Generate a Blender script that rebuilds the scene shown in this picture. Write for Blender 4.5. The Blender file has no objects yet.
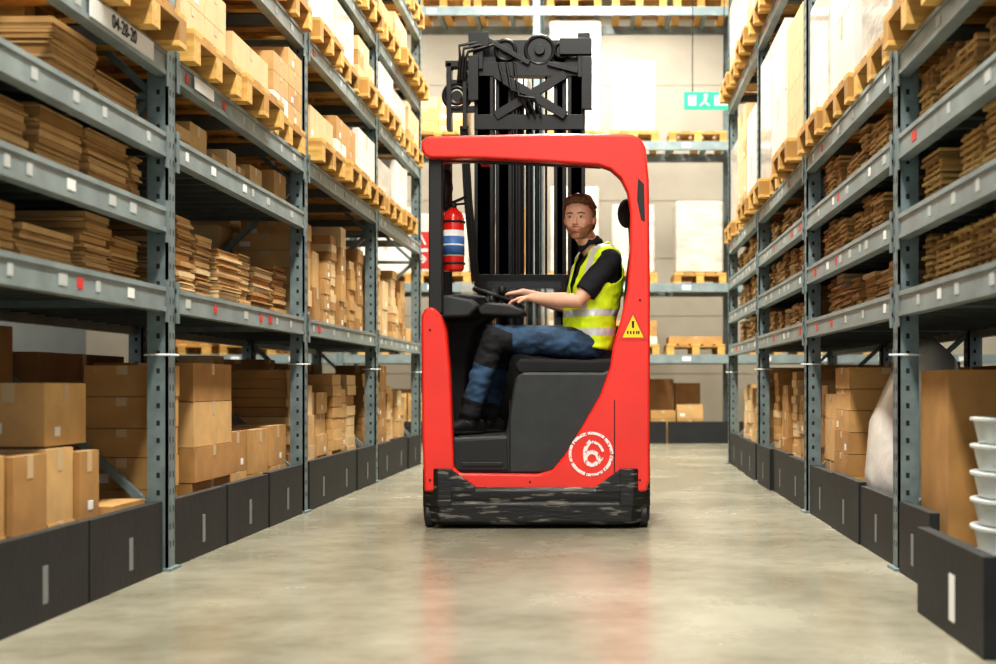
import bpy, bmesh, math, random
from mathutils import Vector, Matrix, noise
random.seed(7)
scene = bpy.context.scene
F = 1383.0; VX = 605.0; VY = 385.0; CH = 0.8
PI=math.pi
def PX(x, d): return (x-VX)*d/F
def PZ(y, d): return CH+(VY-y)*d/F

# ------------------------------------------------------------------ materials
def mat(name, col, rough=0.6, metal=0.0, var=0.0, vscale=8.0, bump=0.0, bscale=40.0, col2=None, stretch=None, emit=None, trans=0.0, alpha=1.0, coat=0.0, lo=0.35, hi=0.65):
    m = bpy.data.materials.new(name); m.use_nodes = True
    nt = m.node_tree; b = nt.nodes['Principled BSDF']
    b.inputs['Base Color'].default_value = (*col, 1)
    b.inputs['Roughness'].default_value = rough
    b.inputs['Metallic'].default_value = metal
    b.inputs['Coat Weight'].default_value = coat
    b.inputs['Transmission Weight'].default_value = trans
    b.inputs['Alpha'].default_value = alpha
    if emit:
        b.inputs['Emission Color'].default_value = (*col, 1)
        b.inputs['Emission Strength'].default_value = emit
    tc = nt.nodes.new('ShaderNodeTexCoord'); mp = nt.nodes.new('ShaderNodeMapping')
    nt.links.new(tc.outputs['Object'], mp.inputs['Vector'])
    if stretch: mp.inputs['Scale'].default_value = stretch
    if var > 0 or col2:
        if not col2: col2 = tuple(max(0, c*(1-var)) for c in col)
        n = nt.nodes.new('ShaderNodeTexNoise'); n.inputs['Scale'].default_value = vscale; n.inputs['Detail'].default_value = 6
        nt.links.new(mp.outputs['Vector'], n.inputs['Vector'])
        r = nt.nodes.new('ShaderNodeValToRGB')
        r.color_ramp.elements[0].position = lo; r.color_ramp.elements[0].color = (*col2, 1)
        r.color_ramp.elements[1].position = hi; r.color_ramp.elements[1].color = (*col, 1)
        nt.links.new(n.outputs['Fac'], r.inputs['Fac']); nt.links.new(r.outputs['Color'], b.inputs['Base Color'])
    if bump > 0:
        n2 = nt.nodes.new('ShaderNodeTexNoise'); n2.inputs['Scale'].default_value = bscale; n2.inputs['Detail'].default_value = 4
        nt.links.new(mp.outputs['Vector'], n2.inputs['Vector'])
        bp = nt.nodes.new('ShaderNodeBump'); bp.inputs['Strength'].default_value = bump; bp.inputs['Distance'].default_value = 0.01
        nt.links.new(n2.outputs['Fac'], bp.inputs['Height']); nt.links.new(bp.outputs['Normal'], b.inputs['Normal'])
    return m

CB = [mat('cardboard_a', (0.53,0.305,0.110), .8, var=.18), mat('cardboard_b', (0.43,0.23,0.075), .8, var=.18),
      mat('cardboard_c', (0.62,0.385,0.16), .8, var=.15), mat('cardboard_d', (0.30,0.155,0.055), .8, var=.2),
      mat('cardboard_pale', (0.70,0.50,0.27), .8, var=.12)]
TAPE = mat('parcel_tape', (0.56,0.42,0.25), .35)
LABEL = mat('paper_label', (0.8,0.8,0.77), .6)
WHITEBOX = mat('white_carton', (0.72,0.70,0.65), .55, var=.15, vscale=3)
WRAP = mat('stretch_wrap', (0.66,0.60,0.52), .28, var=.3, vscale=3, bump=.8, bscale=7, stretch=(1,1,3), coat=.5)
LOADM = CB+[TAPE, LABEL, WHITEBOX, WRAP]
iT, iL, iW, iS = 5, 6, 7, 8
WOODS = [mat('raw_wood_a', (0.70,0.46,0.18), .75, var=.3, vscale=6, stretch=(1,8,8)), mat('raw_wood_b', (0.54,0.32,0.10), .75, var=.3, vscale=6),
         mat('raw_wood_c', (0.36,0.20,0.07), .8, var=.3)]
PALW = [mat('pallet_wood', (0.78,0.46,0.13), .75, var=.35, vscale=5, stretch=(2,9,9)), mat('pallet_wood_dark', (0.50,0.27,0.07), .8, var=.3, vscale=5)]
STEEL = mat('galvanised_steel', (0.205,0.265,0.27), .5, .2, var=.3, vscale=12)
BEAM = mat('painted_beam', (0.27,0.33,0.335), .42, .1, var=.25, vscale=6)
DECK = mat('shelf_deck', (0.13,0.145,0.14), .6, .2, var=.25)
HOLE = mat('slot_dark', (0.015,0.015,0.015), .9)
REDL = mat('red_label', (0.62,0.04,0.03), .5)
PLINTH = mat('plinth_board', (0.013,0.015,0.016), .6, var=.4, vscale=4, bump=.2)
TRED = mat('truck_red_paint', (0.80,0.032,0.018), .32, var=.12, vscale=3, coat=.3)
TBLK = mat('scuffed_black_bumper', (0.012,0.012,0.013), .45, col2=(0.17,0.155,0.13), vscale=6, stretch=(1.2,1.2,8), bump=.4, bscale=12, lo=.37, hi=.43)
TGRY = mat('moulded_dark_plastic', (0.032,0.036,0.038), .55, var=.25, bump=.15, bscale=120)
TDK = mat('black_plastic', (0.012,0.012,0.013), .5)
MAST = mat('mast_black_steel', (0.009,0.010,0.011), .38, .2, var=.3)
SEATM = mat('seat_fabric', (0.016,0.016,0.018), .85, bump=.3, bscale=150)
WHITE = mat('white_paint', (0.8,0.8,0.78), .5)
YEL = mat('warning_yellow', (0.85,0.62,0.03), .5)
GLASS = mat('clear_perspex', (0.85,0.9,0.9), .08, trans=1.0, alpha=.35)
CYLRED = mat('extinguisher_red', (0.7,0.02,0.015), .25, coat=.5)
BLUE = mat('blue_label', (0.05,0.15,0.4), .5)
SKIN = mat('skin', (0.80,0.47,0.33), .45, var=.08, vscale=20)
BEARD = mat('beard', (0.45,0.235,0.13), .8, var=.35, vscale=120)
HAIR = mat('hair_brown', (0.20,0.10,0.042), .65, var=.5, vscale=60, bump=.5, bscale=90)
LIP = mat('lips', (0.58,0.25,0.20), .5)
EYEW = mat('eye_white', (0.7,0.68,0.65), .3); IRIS = mat('iris', (0.05,0.08,0.10), .2)
SHIRT = mat('black_polo', (0.010,0.011,0.016), .85, bump=.2, bscale=200)
JEANS = mat('denim', (0.055,0.115,0.21), .85, var=.65, vscale=9, bump=.4, bscale=25)
PATCH = mat('trouser_black_patch', (0.010,0.010,0.013), .8, bump=.3, bscale=40)
VEST = mat('hi_vis_yellow', (0.74,0.97,0.02), .6, var=.1, vscale=9)
REFL = mat('reflective_tape', (0.62,0.64,0.64), .35, .1)
BOOT = mat('boot_leather', (0.012,0.011,0.010), .45)
GREEN = mat('exit_green', (0.02,0.50,0.22), .4, emit=1.0)

# ------------------------------------------------------------------ mesh builder
class MB:
    def __init__(s): s.v=[]; s.f=[]; s.m=[]
    def add(s, vs, fs, m=0):
        o=len(s.v); s.v += [tuple(v) for v in vs]; s.f += [tuple(i+o for i in f) for f in fs]; s.m += [m]*len(fs)
    def box(s, x0,x1,y0,y1,z0,z1, m=0, rot=0.0, mx=None):
        if x0>x1: x0,x1=x1,x0
        if y0>y1: y0,y1=y1,y0
        vs=[(x0,y0,z0),(x1,y0,z0),(x1,y1,z0),(x0,y1,z0),(x0,y0,z1),(x1,y0,z1),(x1,y1,z1),(x0,y1,z1)]
        if rot:
            cx=(x0+x1)/2; cy=(y0+y1)/2; c=math.cos(rot); n=math.sin(rot)
            vs=[(cx+(x-cx)*c-(y-cy)*n,cy+(x-cx)*n+(y-cy)*c,z) for x,y,z in vs]
        if mx: vs=[mx@Vector(v) for v in vs]
        s.add(vs,[(3,2,1,0),(4,5,6,7),(0,1,5,4),(1,2,6,5),(2,3,7,6),(3,0,4,7)],m)
    def bar(s, p, q, w, h, m=0, up=(0,0,1)):
        p=Vector(p);q=Vector(q);t=(q-p).normalized();a=t.cross(Vector(up))
        if a.length<1e-4: a=t.cross(Vector((1,0,0)))
        a.normalize(); b=a.cross(t)
        vs=[]
        for c in (p,q):
            for sa,sb in ((-1,-1),(1,-1),(1,1),(-1,1)): vs.append(c+a*w/2*sa+b*h/2*sb)
        s.add(vs,[(0,1,2,3),(7,6,5,4),(0,4,5,1),(1,5,6,2),(2,6,7,3),(3,7,4,0)],m)
    def cyl(s, p, q, r, m=0, n=20, r2=None):
        s.loft([p,q],[(r,r),(r2 if r2 is not None else r,)*2],n=n,m=m)
    def loft(s, pts, rad, side=None, n=16, m=0, rc=False):
        pts=[Vector(p) for p in pts]; rad=[(r,r) if not isinstance(r,(tuple,list)) else tuple(r) for r in rad]
        if rc:
            t0=(pts[0]-pts[1]).normalized(); t1=(pts[-1]-pts[-2]).normalized()
            a,b=rad[0],rad[-1]; p0,p1=pts[0],pts[-1]
            pre=[p0+t0*min(a)*.85, p0+t0*min(a)*.55]; post=[p1+t1*min(b)*.55,p1+t1*min(b)*.85]
            pts=pre+pts+post
            rad=[(a[0]*.45,a[1]*.45),(a[0]*.82,a[1]*.82)]+rad+[(b[0]*.82,b[1]*.82),(b[0]*.45,b[1]*.45)]
        vs=[];fs=[]; ps=Vector(side) if side else None
        for i,p in enumerate(pts):
            t=(pts[min(i+1,len(pts)-1)]-pts[max(i-1,0)]).normalized()
            if ps is None:
                ps=Vector((0,0,1)).cross(t)
                if ps.length<.1: ps=Vector((1,0,0)).cross(t)
            a=(ps-t*ps.dot(t)).normalized(); 
            if not side: ps=a
            b=t.cross(a)
            for k in range(n):
                th=2*math.pi*k/n; vs.append(p+a*rad[i][0]*math.cos(th)+b*rad[i][1]*math.sin(th))
        for i in range(len(pts)-1):
            for k in range(n):
                k2=(k+1)%n; fs.append((i*n+k,i*n+k2,(i+1)*n+k2,(i+1)*n+k))
        fs.append(tuple(range(n-1,-1,-1))); fs.append(tuple(range((len(pts)-1)*n,len(pts)*n)))
        s.add(vs,fs,m)
    def ell(s, c, r, m=0, n=20, R=None):
        vs=[];fs=[]; k=n//2; c=Vector(c)
        vs.append(Vector((0,0,-1)))
        for i in range(1,k):
            ph=-math.pi/2+math.pi*i/k
            for j in range(n):
                th=2*math.pi*j/n; vs.append(Vector((math.cos(ph)*math.cos(th),math.cos(ph)*math.sin(th),math.sin(ph))))
        vs.append(Vector((0,0,1)))
        vs=[Vector((v.x*r[0],v.y*r[1],v.z*r[2])) for v in vs]
        if R: vs=[R@v for v in vs]
        vs=[v+c for v in vs]
        for j in range(n): fs.append((0,1+(j+1)%n,1+j))
        for i in range(k-2):
            for j in range(n):
                a=1+i*n+j;b=1+i*n+(j+1)%n; fs.append((a,b,b+n,a+n))
        L=len(vs)-1
        for j in range(n): fs.append((L,L-n+j,L-n+(j+1)%n))
        s.add(vs,fs,m)
    def prism(s, poly, y0, y1, m=0):   # poly in XZ extruded along Y
        n=len(poly); vs=[(x,y0,z) for x,z in poly]+[(x,y1,z) for x,z in poly]
        area=sum(poly[i][0]*poly[(i+1)%n][1]-poly[(i+1)%n][0]*poly[i][1] for i in range(n))
        f0=tuple(range(n)); f1=tuple(range(2*n-1,n-1,-1)); sides=[(i,i+n,(i+1)%n+n,(i+1)%n) for i in range(n)]
        if area<0: f0=f0[::-1]; f1=f1[::-1]; sides=[f[::-1] for f in sides]
        s.add(vs,[f0,f1]+sides,m)
    def torus(s, c, R, r, axis, m=0, n=40, k=10):
        c=Vector(c); ax=Vector(axis).normalized(); a=ax.orthogonal().normalized(); b=ax.cross(a); vs=[];fs=[]
        for i in range(n):
            th=2*math.pi*i/n; d=a*math.cos(th)+b*math.sin(th)
            for j in range(k):
                ph=2*math.pi*j/k; vs.append(c+d*(R+r*math.cos(ph))+ax*r*math.sin(ph))
        for i in range(n):
            for j in range(k):
                i2=(i+1)%n;j2=(j+1)%k; fs.append((i*k+j,i2*k+j,i2*k+j2,i*k+j2))
        s.add(vs,fs,m)
    def obj(s, name, mats, parent=None, bevel=0, smooth=False, origin=None, seg=2):
        me=bpy.data.meshes.new(name)
        o=Vector((0,0,0))
        if origin is not None: o=Vector(origin)
        elif parent is None and s.v:
            xs=[v[0] for v in s.v];ys=[v[1] for v in s.v];zs=[v[2] for v in s.v]
            o=Vector(((min(xs)+max(xs))/2,(min(ys)+max(ys))/2,min(zs)))
        me.from_pydata([(v[0]-o.x,v[1]-o.y,v[2]-o.z) for v in s.v],[],s.f)
        for mm in mats: me.materials.append(mm)
        me.polygons.foreach_set('material_index', s.m)
        if smooth: me.polygons.foreach_set('use_smooth',[True]*len(me.polygons))
        me.update()
        ob=bpy.data.objects.new(name,me); ob.location=o; scene.collection.objects.link(ob)
        if parent is not None:
            ob.parent=parent; ob.location=o-parent.location
        if bevel>0:
            bm=ob.modifiers.new('bevel','BEVEL'); bm.width=bevel; bm.segments=seg; bm.limit_method='ANGLE'; bm.angle_limit=math.radians(35); bm.harden_normals=True
            me.polygons.foreach_set('use_smooth',[True]*len(me.polygons))
        return ob
def empty(name, loc):
    e=bpy.data.objects.new(name,None); e.location=loc; scene.collection.objects.link(e); e.empty_display_size=.1; return e
def bake(ob):
    dg=bpy.context.evaluated_depsgraph_get(); me=bpy.data.meshes.new_from_object(ob.evaluated_get(dg)); ob.modifiers.clear(); ob.data=me; return me
def text(name, body, size, loc, rot, m, parent):
    c=bpy.data.curves.new(name,'FONT'); c.body=body; c.size=size; c.align_x='CENTER'; c.align_y='CENTER'; c.extrude=0.001
    c.materials.append(m); o=bpy.data.objects.new(name,c); o.rotation_euler=rot; scene.collection.objects.link(o)
    o.parent=parent; o.location=Vector(loc)-parent.location; return o

# ------------------------------------------------------------------ man
M=empty('man_driver',(-.1,8.2,.95))
Fw=Vector((-.90,-.43,0)).normalized(); Lt=Vector((.43,-.90,0)).normalized()
def remesh(mb,name,vox,mats,smooth_it=6,fac=.5):
    ob=mb.obj(name,mats,M); 
    r_=ob.modifiers.new('r','REMESH'); r_.mode='VOXEL'; r_.voxel_size=vox; r_.use_smooth_shade=True
    s_=ob.modifiers.new('s','SMOOTH'); s_.factor=fac; s_.iterations=smooth_it
    bake(ob); me=ob.data
    if not me.materials:
        for m_ in mats: me.materials.append(m_)
    return ob
def displace(ob,fn):
    me=ob.data; nv=len(me.vertices); co=[0.0]*(nv*3); me.vertices.foreach_get('co',co)
    no=[v.normal.copy() for v in me.vertices]
    for i in range(nv):
        c=Vector(co[3*i:3*i+3]); c+=no[i]*fn(c); co[3*i:3*i+3]=c
    me.vertices.foreach_set('co',co); me.update()
C0=8.2
TS=[(-.12,.965,.14,.10),(-.12,1.03,.175,.125),(-.10,1.12,.165,.12),(-.08,1.26,.165,.118),(-.055,1.39,.185,.122),(-.04,1.49,.19,.112),(-.04,1.56,.155,.085),(-.055,1.605,.085,.062)]
def torso(mb):
    mb.loft([(a,C0-.02*k/len(TS),z) for k,(a,z,l,d) in enumerate(TS)],[(l,d) for a,z,l,d in TS],side=tuple(Lt),n=28,rc=False)
cS=Vector((-.045,C0-.01,1.522))
shN=cS+Lt*.175; shF=cS-Lt*.175
elN=Vector((-.155,7.97,1.285)); wrN=Vector((-.425,8.01,1.305))
elF=Vector((-.24,8.47,1.28)); wrF=Vector((-.50,8.37,1.36))
hipN=Vector((-.13,8.10,1.045)); knN=Vector((-.64,7.99,1.075)); anN=Vector((-.785,8.03,.64))
hipF=Vector((-.13,8.30,1.045)); knF=Vector((-.62,8.34,1.06)); anF=Vector((-.70,8.30,.64))
mb=MB(); torso(mb)
mb.loft([(-.055,8.19,1.58),(-.080,8.18,1.63),(-.095,8.175,1.650)],[.068,.066,.064],n=20)
for sh,el in ((shN,elN),(shF,elF)):
    mb.loft([cS.lerp(sh,.45),sh,sh.lerp(el,.35),sh.lerp(el,.80)],[.072,.07,.067,.067],n=20,rc=False)
    mb.ell(sh,(.068,.068,.068))
for hp,kn,an in ((hipN,knN,anN),(hipF,knF,anF)):
    mb.loft([hp+Vector((.02,0,0)),hp.lerp(kn,.35),hp.lerp(kn,.75),kn],[(.098,.098),(.094,.090),(.080,.078),(.068,.070)],n=22,rc=True)
    mb.loft([kn,kn.lerp(an,.2),kn.lerp(an,.5),kn.lerp(an,.85),an-Vector((0,0,.01))],[.068,.071,.070,.062,.066],n=22,rc=True)
body=remesh(mb,'body_clothed',.006,[SHIRT,JEANS,PATCH],6)
for p in body.data.polygons:
    c=p.center; x,y,z=c
    mi=0
    if z<1.115 and x<.2: mi=1
    if x<-.22 and z<1.2 : mi=1
    if x>-.3 and z>1.14: mi=0
    if mi==1:
        for kn,an in ((knN,anN),(knF,anF)):
            d=(an-kn).normalized(); t=(c-kn).dot(d)
            if abs(y-kn.y)<.12 and x<-.53 and -.06<t<.17: mi=2
            if abs(y-kn.y)<.12 and x<-.53 and .38<t: mi=2
    p.material_index=mi; p.use_smooth=True
displace(body,lambda c: noise.noise(Vector((c.x*12,c.y*12,c.z*20)))*.008+(noise.noise(Vector((c.x*24,c.y*9,c.z*36)))*.006 if c.z<1.12 else 0))
mb=MB(); 
VS=[(-.115,1.035,.190,.14),(-.10,1.12,.188,.142),(-.08,1.26,.188,.146),(-.055,1.39,.20,.145),(-.04,1.49,.205,.132),(-.04,1.565,.172,.102),(-.055,1.625,.09,.077)]
mb.loft([(a,C0-.02*k/7,z) for k,(a,z,l,d) in enumerate(VS)],[(l,d) for a,z,l,d in VS],side=tuple(Lt),n=32)
for sh in (shN,shF): mb.ell(cS.lerp(sh,.72)+Vector((0,0,.014)),(.080,.080,.068))
vest=remesh(mb,'hi_vis_vest',.005,[VEST,REFL],7)
displace(vest,lambda c: .007+noise.noise(c*13)*.010+noise.noise(c*30)*.004)
bm=bmesh.new(); bm.from_mesh(vest.data); dele=[]
for f in bm.faces:
    c=f.calc_center_median(); r_=c-cS; lt=r_.dot(Lt); fw=r_.dot(Fw); z=c.z
    f.smooth=True; f.material_index=0
    nk=Vector((-.075,8.18,0)); 
    if (Vector((c.x,c.y,0))-nk).length<.076 and z>1.55: dele.append(f); continue
    if fw>0 and z>1.34 and abs(lt)<.012+(z-1.34)*.28: dele.append(f); continue
    if z<1.045 and abs(f.normal.z)>.8: dele.append(f); continue
    if abs(lt)>.150 and z>1.35 and (Vector((lt,fw,z-1.48))-Vector((math.copysign(.2,lt),0,0))).length<.092: dele.append(f); continue
    if 1.085<z<1.130 or 1.20<z<1.240 : f.material_index=1
    if z>1.245 and .09<abs(lt)<.13: f.material_index=1
bmesh.ops.delete(bm,geom=dele,context='FACES')
for _ in range(4): bmesh.ops.smooth_vert(bm,verts=[v for v in bm.verts if v.is_boundary],factor=.5)
bm.to_mesh(vest.data); bm.free()
so=vest.modifiers.new('s','SOLIDIFY'); so.thickness=.005
def arm(mb,sh,el,wr,near):
    mb.loft([sh.lerp(el,.4),sh.lerp(el,.8),el,el.lerp(wr,.3),el.lerp(wr,.75),wr],[.050,.046,.045,.045,.034,(.030,.025)],n=18,rc=True)
    d=(wr-el).normalized(); d=Vector((d.x,d.y*.4,-.12)).normalized(); up=Vector((0,0,1)); up=(up-d*up.dot(d)).normalized(); sd=d.cross(up)
    k=wr+d*.085
    mb.loft([wr-d*.01,wr+d*.03,wr+d*.065,k],[(.027,.022),(.036,.018),(.041,.017),(.040,.014)],side=tuple(sd),n=16,rc=True)
    for j,(o,L,dp) in enumerate(((-.031,.072,0),(-.0105,.08,.004),(.0105,.075,.003),(.030,.058,-.002))):
        b=k+sd*o*1.0+d*dp; dn=-up
        p1=b+(d*.95+dn*.25)*L*.42; p2=p1+(d*.7+dn*.75).normalized()*L*.32; p3=p2+(d*.3+dn*1.0).normalized()*L*.26
        mb.loft([b-d*.02,b,p1,p2,p3],[.0092,.0094,.0086,.0078,.0066],n=10,rc=True)
    s_=-1 if near else 1
    tb=wr+d*.025+sd*s_*.030
    t1_=tb+(d*.7+sd*s_*.8-up*.2).normalized()*.032
    mb.loft([tb,t1_,t1_+(d*.95+sd*s_*.2-up*.5).normalized()*.032],[.012,.0105,.0085],n=10,rc=True)
mb=MB(); arm(mb,shN,elN,wrN,True); a1=remesh(mb,'near_arm_and_hand',.0035,[SKIN],3)
mb=MB(); arm(mb,shF,elF,wrF,False); a2=remesh(mb,'far_arm_and_hand',.0035,[SKIN],3)
for a_ in (a1,a2):
    for p in a_.data.polygons: p.use_smooth=True
mb=MB()
for an,dr in ((anN,Vector((-.80,-.6,0))),(anF,Vector((-.95,-.3,0)))):
    dr=dr.normalized(); s0=Vector((an.x,an.y,0)); zf=.512
    sd=Vector((-dr.y,dr.x,0))
    mb.loft([an+Vector((0,0,.07)),an,Vector((an.x,an.y,zf+.06))],[.052,.050,.052],n=18,rc=True)
    pts=[s0-dr*.075+Vector((0,0,zf+.045)),s0-dr*.03+Vector((0,0,zf+.05)),s0+dr*.06+Vector((0,0,zf+.048)),s0+dr*.13+Vector((0,0,zf+.038)),s0+dr*.175+Vector((0,0,zf+.034))]
    mb.loft(pts,[(.034,.044),(.042,.05),(.045,.046),(.048,.036),(.038,.03)],side=tuple(sd),n=18,rc=True)
    mb.loft([Vector((p.x,p.y,zf+.012)) for p in pts],[(.036,.012),(.044,.012),(.047,.012),(.05,.012),(.04,.012)],side=tuple(sd),n=18,rc=True)
bo=remesh(mb,'boots',.006,[BOOT],2)
for p in bo.data.polygons: p.use_smooth=True
HS=1.06
HC=Vector((-.150,8.12,1.776)); HR=Matrix.Rotation(math.radians(-13),3,'Z')@Matrix.Rotation(math.radians(4),3,'X')
def hd(sx,sy,sz,g=0.0):
    w=.078+g; d=.097+g; h=.118+g
    t=max(0,-sz)
    q=(abs(sx)**2.4+abs(sy)**2.4+abs(sz)**2.4)**(-1/2.4); sx,sy,sz=sx*q,sy*q,sz*q
    x=sx*w*(1-.18*t**1.5); y=sy*d; z=sz*h
    if sy>0: y*= (1-.35*t)
    if sz>0 and sy>0: y*=1.03
    y-= .006*t*(1 if sy<0.3 else 0)
    return Vector((x,y,z))
def sph(n=64):
    out=[];k=n//2
    for i in range(k+1):
        ph=-PI/2+PI*i/k
        for j in range(n):
            th=2*PI*j/n; out.append((math.cos(ph)*math.cos(th),math.cos(ph)*math.sin(th),math.sin(ph)))
    fs=[(i*n+j,i*n+(j+1)%n,(i+1)*n+(j+1)%n,(i+1)*n+j) for i in range(k) for j in range(n)]
    return out,fs
S_,Fs_=sph(48)
mb=MB(); mb.add([hd(*p) for p in S_],Fs_)
mb.loft([(0,-.090,.012),(0,-.099,-.010),(0,-.111,-.030),(0,-.098,-.038)],[(.008,.010),(.009,.011),(.0135,.011),(.010,.007)],side=(1,0,0),n=12,rc=True)
for s_ in (-1,1):
    mb.ell((s_*.0105,-.098,-.033),(.007,.009,.006),0,10)
    mb.loft([(s_*.012,-.089,.026),(s_*.034,-.085,.029),(s_*.055,-.070,.022)],[.007,.007,.006],n=10,rc=True)
    mb.ell((s_*.083,.012,-.008),(.010,.020,.031),0,14,Matrix.Rotation(s_*-.25,3,'Z'))
    mb.ell((s_*.038,-.070,-.026),(.024,.02,.022),0,14)
mb.ell((0,-.084,-.100),(.028,.02,.018),0,14)
mb.loft([(-.024,-.086,-.055),(0,-.096,-.060),(.024,-.086,-.055)],[.0045,.0055,.0045],n=10,rc=True)
mb.loft([(-.020,-.086,-.062),(0,-.095,-.069),(.020,-.086,-.062)],[.0045,.0060,.0045],n=10,rc=True)
NB=(HR.transposed()@(Vector((-.070,8.185,1.585))-HC))/HS
mb.loft([(0,.015,-.05),(NB.x*.5,.015+(NB.y-.015)*.5,(NB.z-.05)*.5),tuple(NB)],[(.058,.058),(.056,.056),(.058,.056)],side=(1,0,0),n=20)
me=bpy.data.meshes.new('head'); me.from_pydata([tuple(v) for v in mb.v],[],mb.f)
hob=bpy.data.objects.new('head',me); scene.collection.objects.link(hob)
r_=hob.modifiers.new('r','REMESH'); r_.mode='VOXEL'; r_.voxel_size=.0025
s_=hob.modifiers.new('s','SMOOTH'); s_.factor=.5; s_.iterations=4
bake(hob)
hob.data.materials.clear()
for m_ in (SKIN,BEARD,LIP): hob.data.materials.append(m_)
for p in hob.data.polygons:
    x,y,z=p.center; p.use_smooth=True; mi=0
    top=-.075+abs(x)*.60+noise.noise(Vector((x*90,y*90,z*90)))*.006
    if y<.012 and z<top and z>-.130: mi=1
    if abs(x)<.026 and -.052<z<-.045 and y<-.05: mi=1
    if .028<abs(x)<.036 and -.085<z<-.050 and y<-.05: mi=1
    if abs(x)<.024 and -.074<z<-.054+abs(x)*.1 and y<-.080: mi=2
    if z<-.112 and y>-.055: mi=0
    p.material_index=mi
def place(o):
    o.data.transform(Matrix.Translation(HC)@HR.to_4x4()@Matrix.Scale(HS,4)); o.data.transform(Matrix.Translation(-M.location)); o.parent=M
place(hob)
def local(mb,name,mats,smooth=True):
    me=bpy.data.meshes.new(name); me.from_pydata([tuple(v) for v in mb.v],[],mb.f)
    for m_ in mats: me.materials.append(m_)
    me.polygons.foreach_set('material_index',mb.m); me.polygons.foreach_set('use_smooth',[smooth]*len(me.polygons))
    o=bpy.data.objects.new(name,me); scene.collection.objects.link(o); place(o); return o
mb=MB()
for s_ in (-1,1):
    mb.ell((s_*.031,-.0855,.004),(.0125,.009,.0065),0,16); mb.ell((s_*.031,-.0932,.004),(.0052,.003,.0052),1,14)
    mb.loft([(s_*.014,-.0965,.026),(s_*.032,-.0942,.030),(s_*.052,-.078,.024)],[.0030,.0036,.0024],n=8,rc=True,m=2)
    mb.loft([(s_*.018,-.0925,.0095),(s_*.031,-.0955,.0115),(s_*.045,-.088,.0075)],[.0012,.0015,.0012],n=8,rc=True,m=2)
local(mb,'eyes_and_brows',[EYEW,IRIS,HAIR])
S2,F2=sph(120); vs=[]; ok=[]
for p in S2:
    b0=hd(*p); x,y,z=b0
    if y<-.055: line=.078-.010*(abs(x)/.05)
    elif y<-.015: line=.066-(y+.055)*.6
    elif y<.002: line=-.005
    elif y<.035: line=.028
    else: line=-.075
    t=min(1,max(0,(z-line)/.022))
    nn=noise.noise(Vector((x*60,y*25,z*60)))
    th=.004+.008*t+.003*nn*t
    if z>.05: th+=.010*t*(1 if y<.03 else .6)+.004*nn
    v=hd(*p,g=th)
    if z>.06: v.y-=.006*t
    vs.append(v); ok.append(z>line)
keep=[f for f in F2 if all(ok[i] for i in f)]
mb=MB(); mb.add(vs,keep)
ho=local(mb,'hair',[HAIR])
so=ho.modifiers.new('s','SOLIDIFY'); so.thickness=.008; so.offset=-1
mb=MB()
for s_ in (-1,1):
    c=Vector((-.088,8.178,1.628))
    p0=c+Fw*.072+Lt*s_*.012; p1=c+Fw*.035+Lt*s_*.066+Vector((0,0,.012)); p2=c-Fw*.05+Lt*s_*.055+Vector((0,0,.022))
    mb.loft([p0-Vector((0,0,.03)),p1,p2],[(.006,.022),(.006,.020),(.006,.016)],n=10,rc=True)
mb.obj('polo_collar',[SHIRT],M,smooth=True)

# ------------------------------------------------------------------ room
FL = bpy.data.materials.new('polished_concrete'); FL.use_nodes=True
nt=FL.node_tree; b=nt.nodes['Principled BSDF']
tc=nt.nodes.new('ShaderNodeTexCoord')
n1=nt.nodes.new('ShaderNodeTexNoise'); n1.inputs['Scale'].default_value=0.9; n1.inputs['Detail'].default_value=8; n1.inputs['Roughness'].default_value=.6
n2=nt.nodes.new('ShaderNodeTexNoise'); n2.inputs['Scale'].default_value=6; n2.inputs['Detail'].default_value=10; n2.inputs['Roughness'].default_value=.65
for n in (n1,n2): nt.links.new(tc.outputs['Object'],n.inputs['Vector'])
r=nt.nodes.new('ShaderNodeValToRGB'); r.color_ramp.elements[0].position=.3; r.color_ramp.elements[0].color=(.225,.21,.155,1); r.color_ramp.elements[1].position=.7; r.color_ramp.elements[1].color=(.375,.355,.275,1)
nt.links.new(n1.outputs['Fac'],r.inputs['Fac'])
mx=nt.nodes.new('ShaderNodeMix'); mx.data_type='RGBA'; mx.blend_type='MULTIPLY'; mx.inputs[0].default_value=.6
r2=nt.nodes.new('ShaderNodeValToRGB'); r2.color_ramp.elements[0].position=.3; r2.color_ramp.elements[0].color=(.65,.62,.55,1); r2.color_ramp.elements[1].position=.6
nt.links.new(n2.outputs['Fac'],r2.inputs['Fac']); nt.links.new(r.outputs['Color'],mx.inputs[6]); nt.links.new(r2.outputs['Color'],mx.inputs[7]); nt.links.new(mx.outputs[2],b.inputs['Base Color'])
mr=nt.nodes.new('ShaderNodeMapRange'); mr.inputs['To Min'].default_value=.14; mr.inputs['To Max'].default_value=.36
nt.links.new(n1.outputs['Fac'],mr.inputs['Value']); nt.links.new(mr.outputs['Result'],b.inputs['Roughness'])
b.inputs['Specular IOR Level'].default_value=.6
WALL=mat('wall_cladding',(0.50,0.45,0.37),.7,var=.12,vscale=1.5)
WALLD=mat('side_wall_cladding',(0.14,0.15,0.15),.8,var=.1,vscale=1.5)
CEIL=mat('ceiling_sheet',(0.30,0.31,0.30),.8)
XL,XR,YB,YF,ZC=-9.0,9.0,24.0,-6.0,8.0
def slab(name,a,m):
    q=MB(); q.box(*a); return q.obj(name,[m])
slab('floor',(XL,XR,YF,YB,-.1,0),FL)
slab('ceiling',(XL,XR,YF,YB,ZC,ZC+.1),CEIL)
q=MB(); q.box(XL,XR,YB,YB+.1,0,ZC)
for i in range(8): q.box(XL,XR,YB-.012,YB,i*1.0,i*1.0+.985)
q.obj('wall_back',[WALL])
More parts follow.
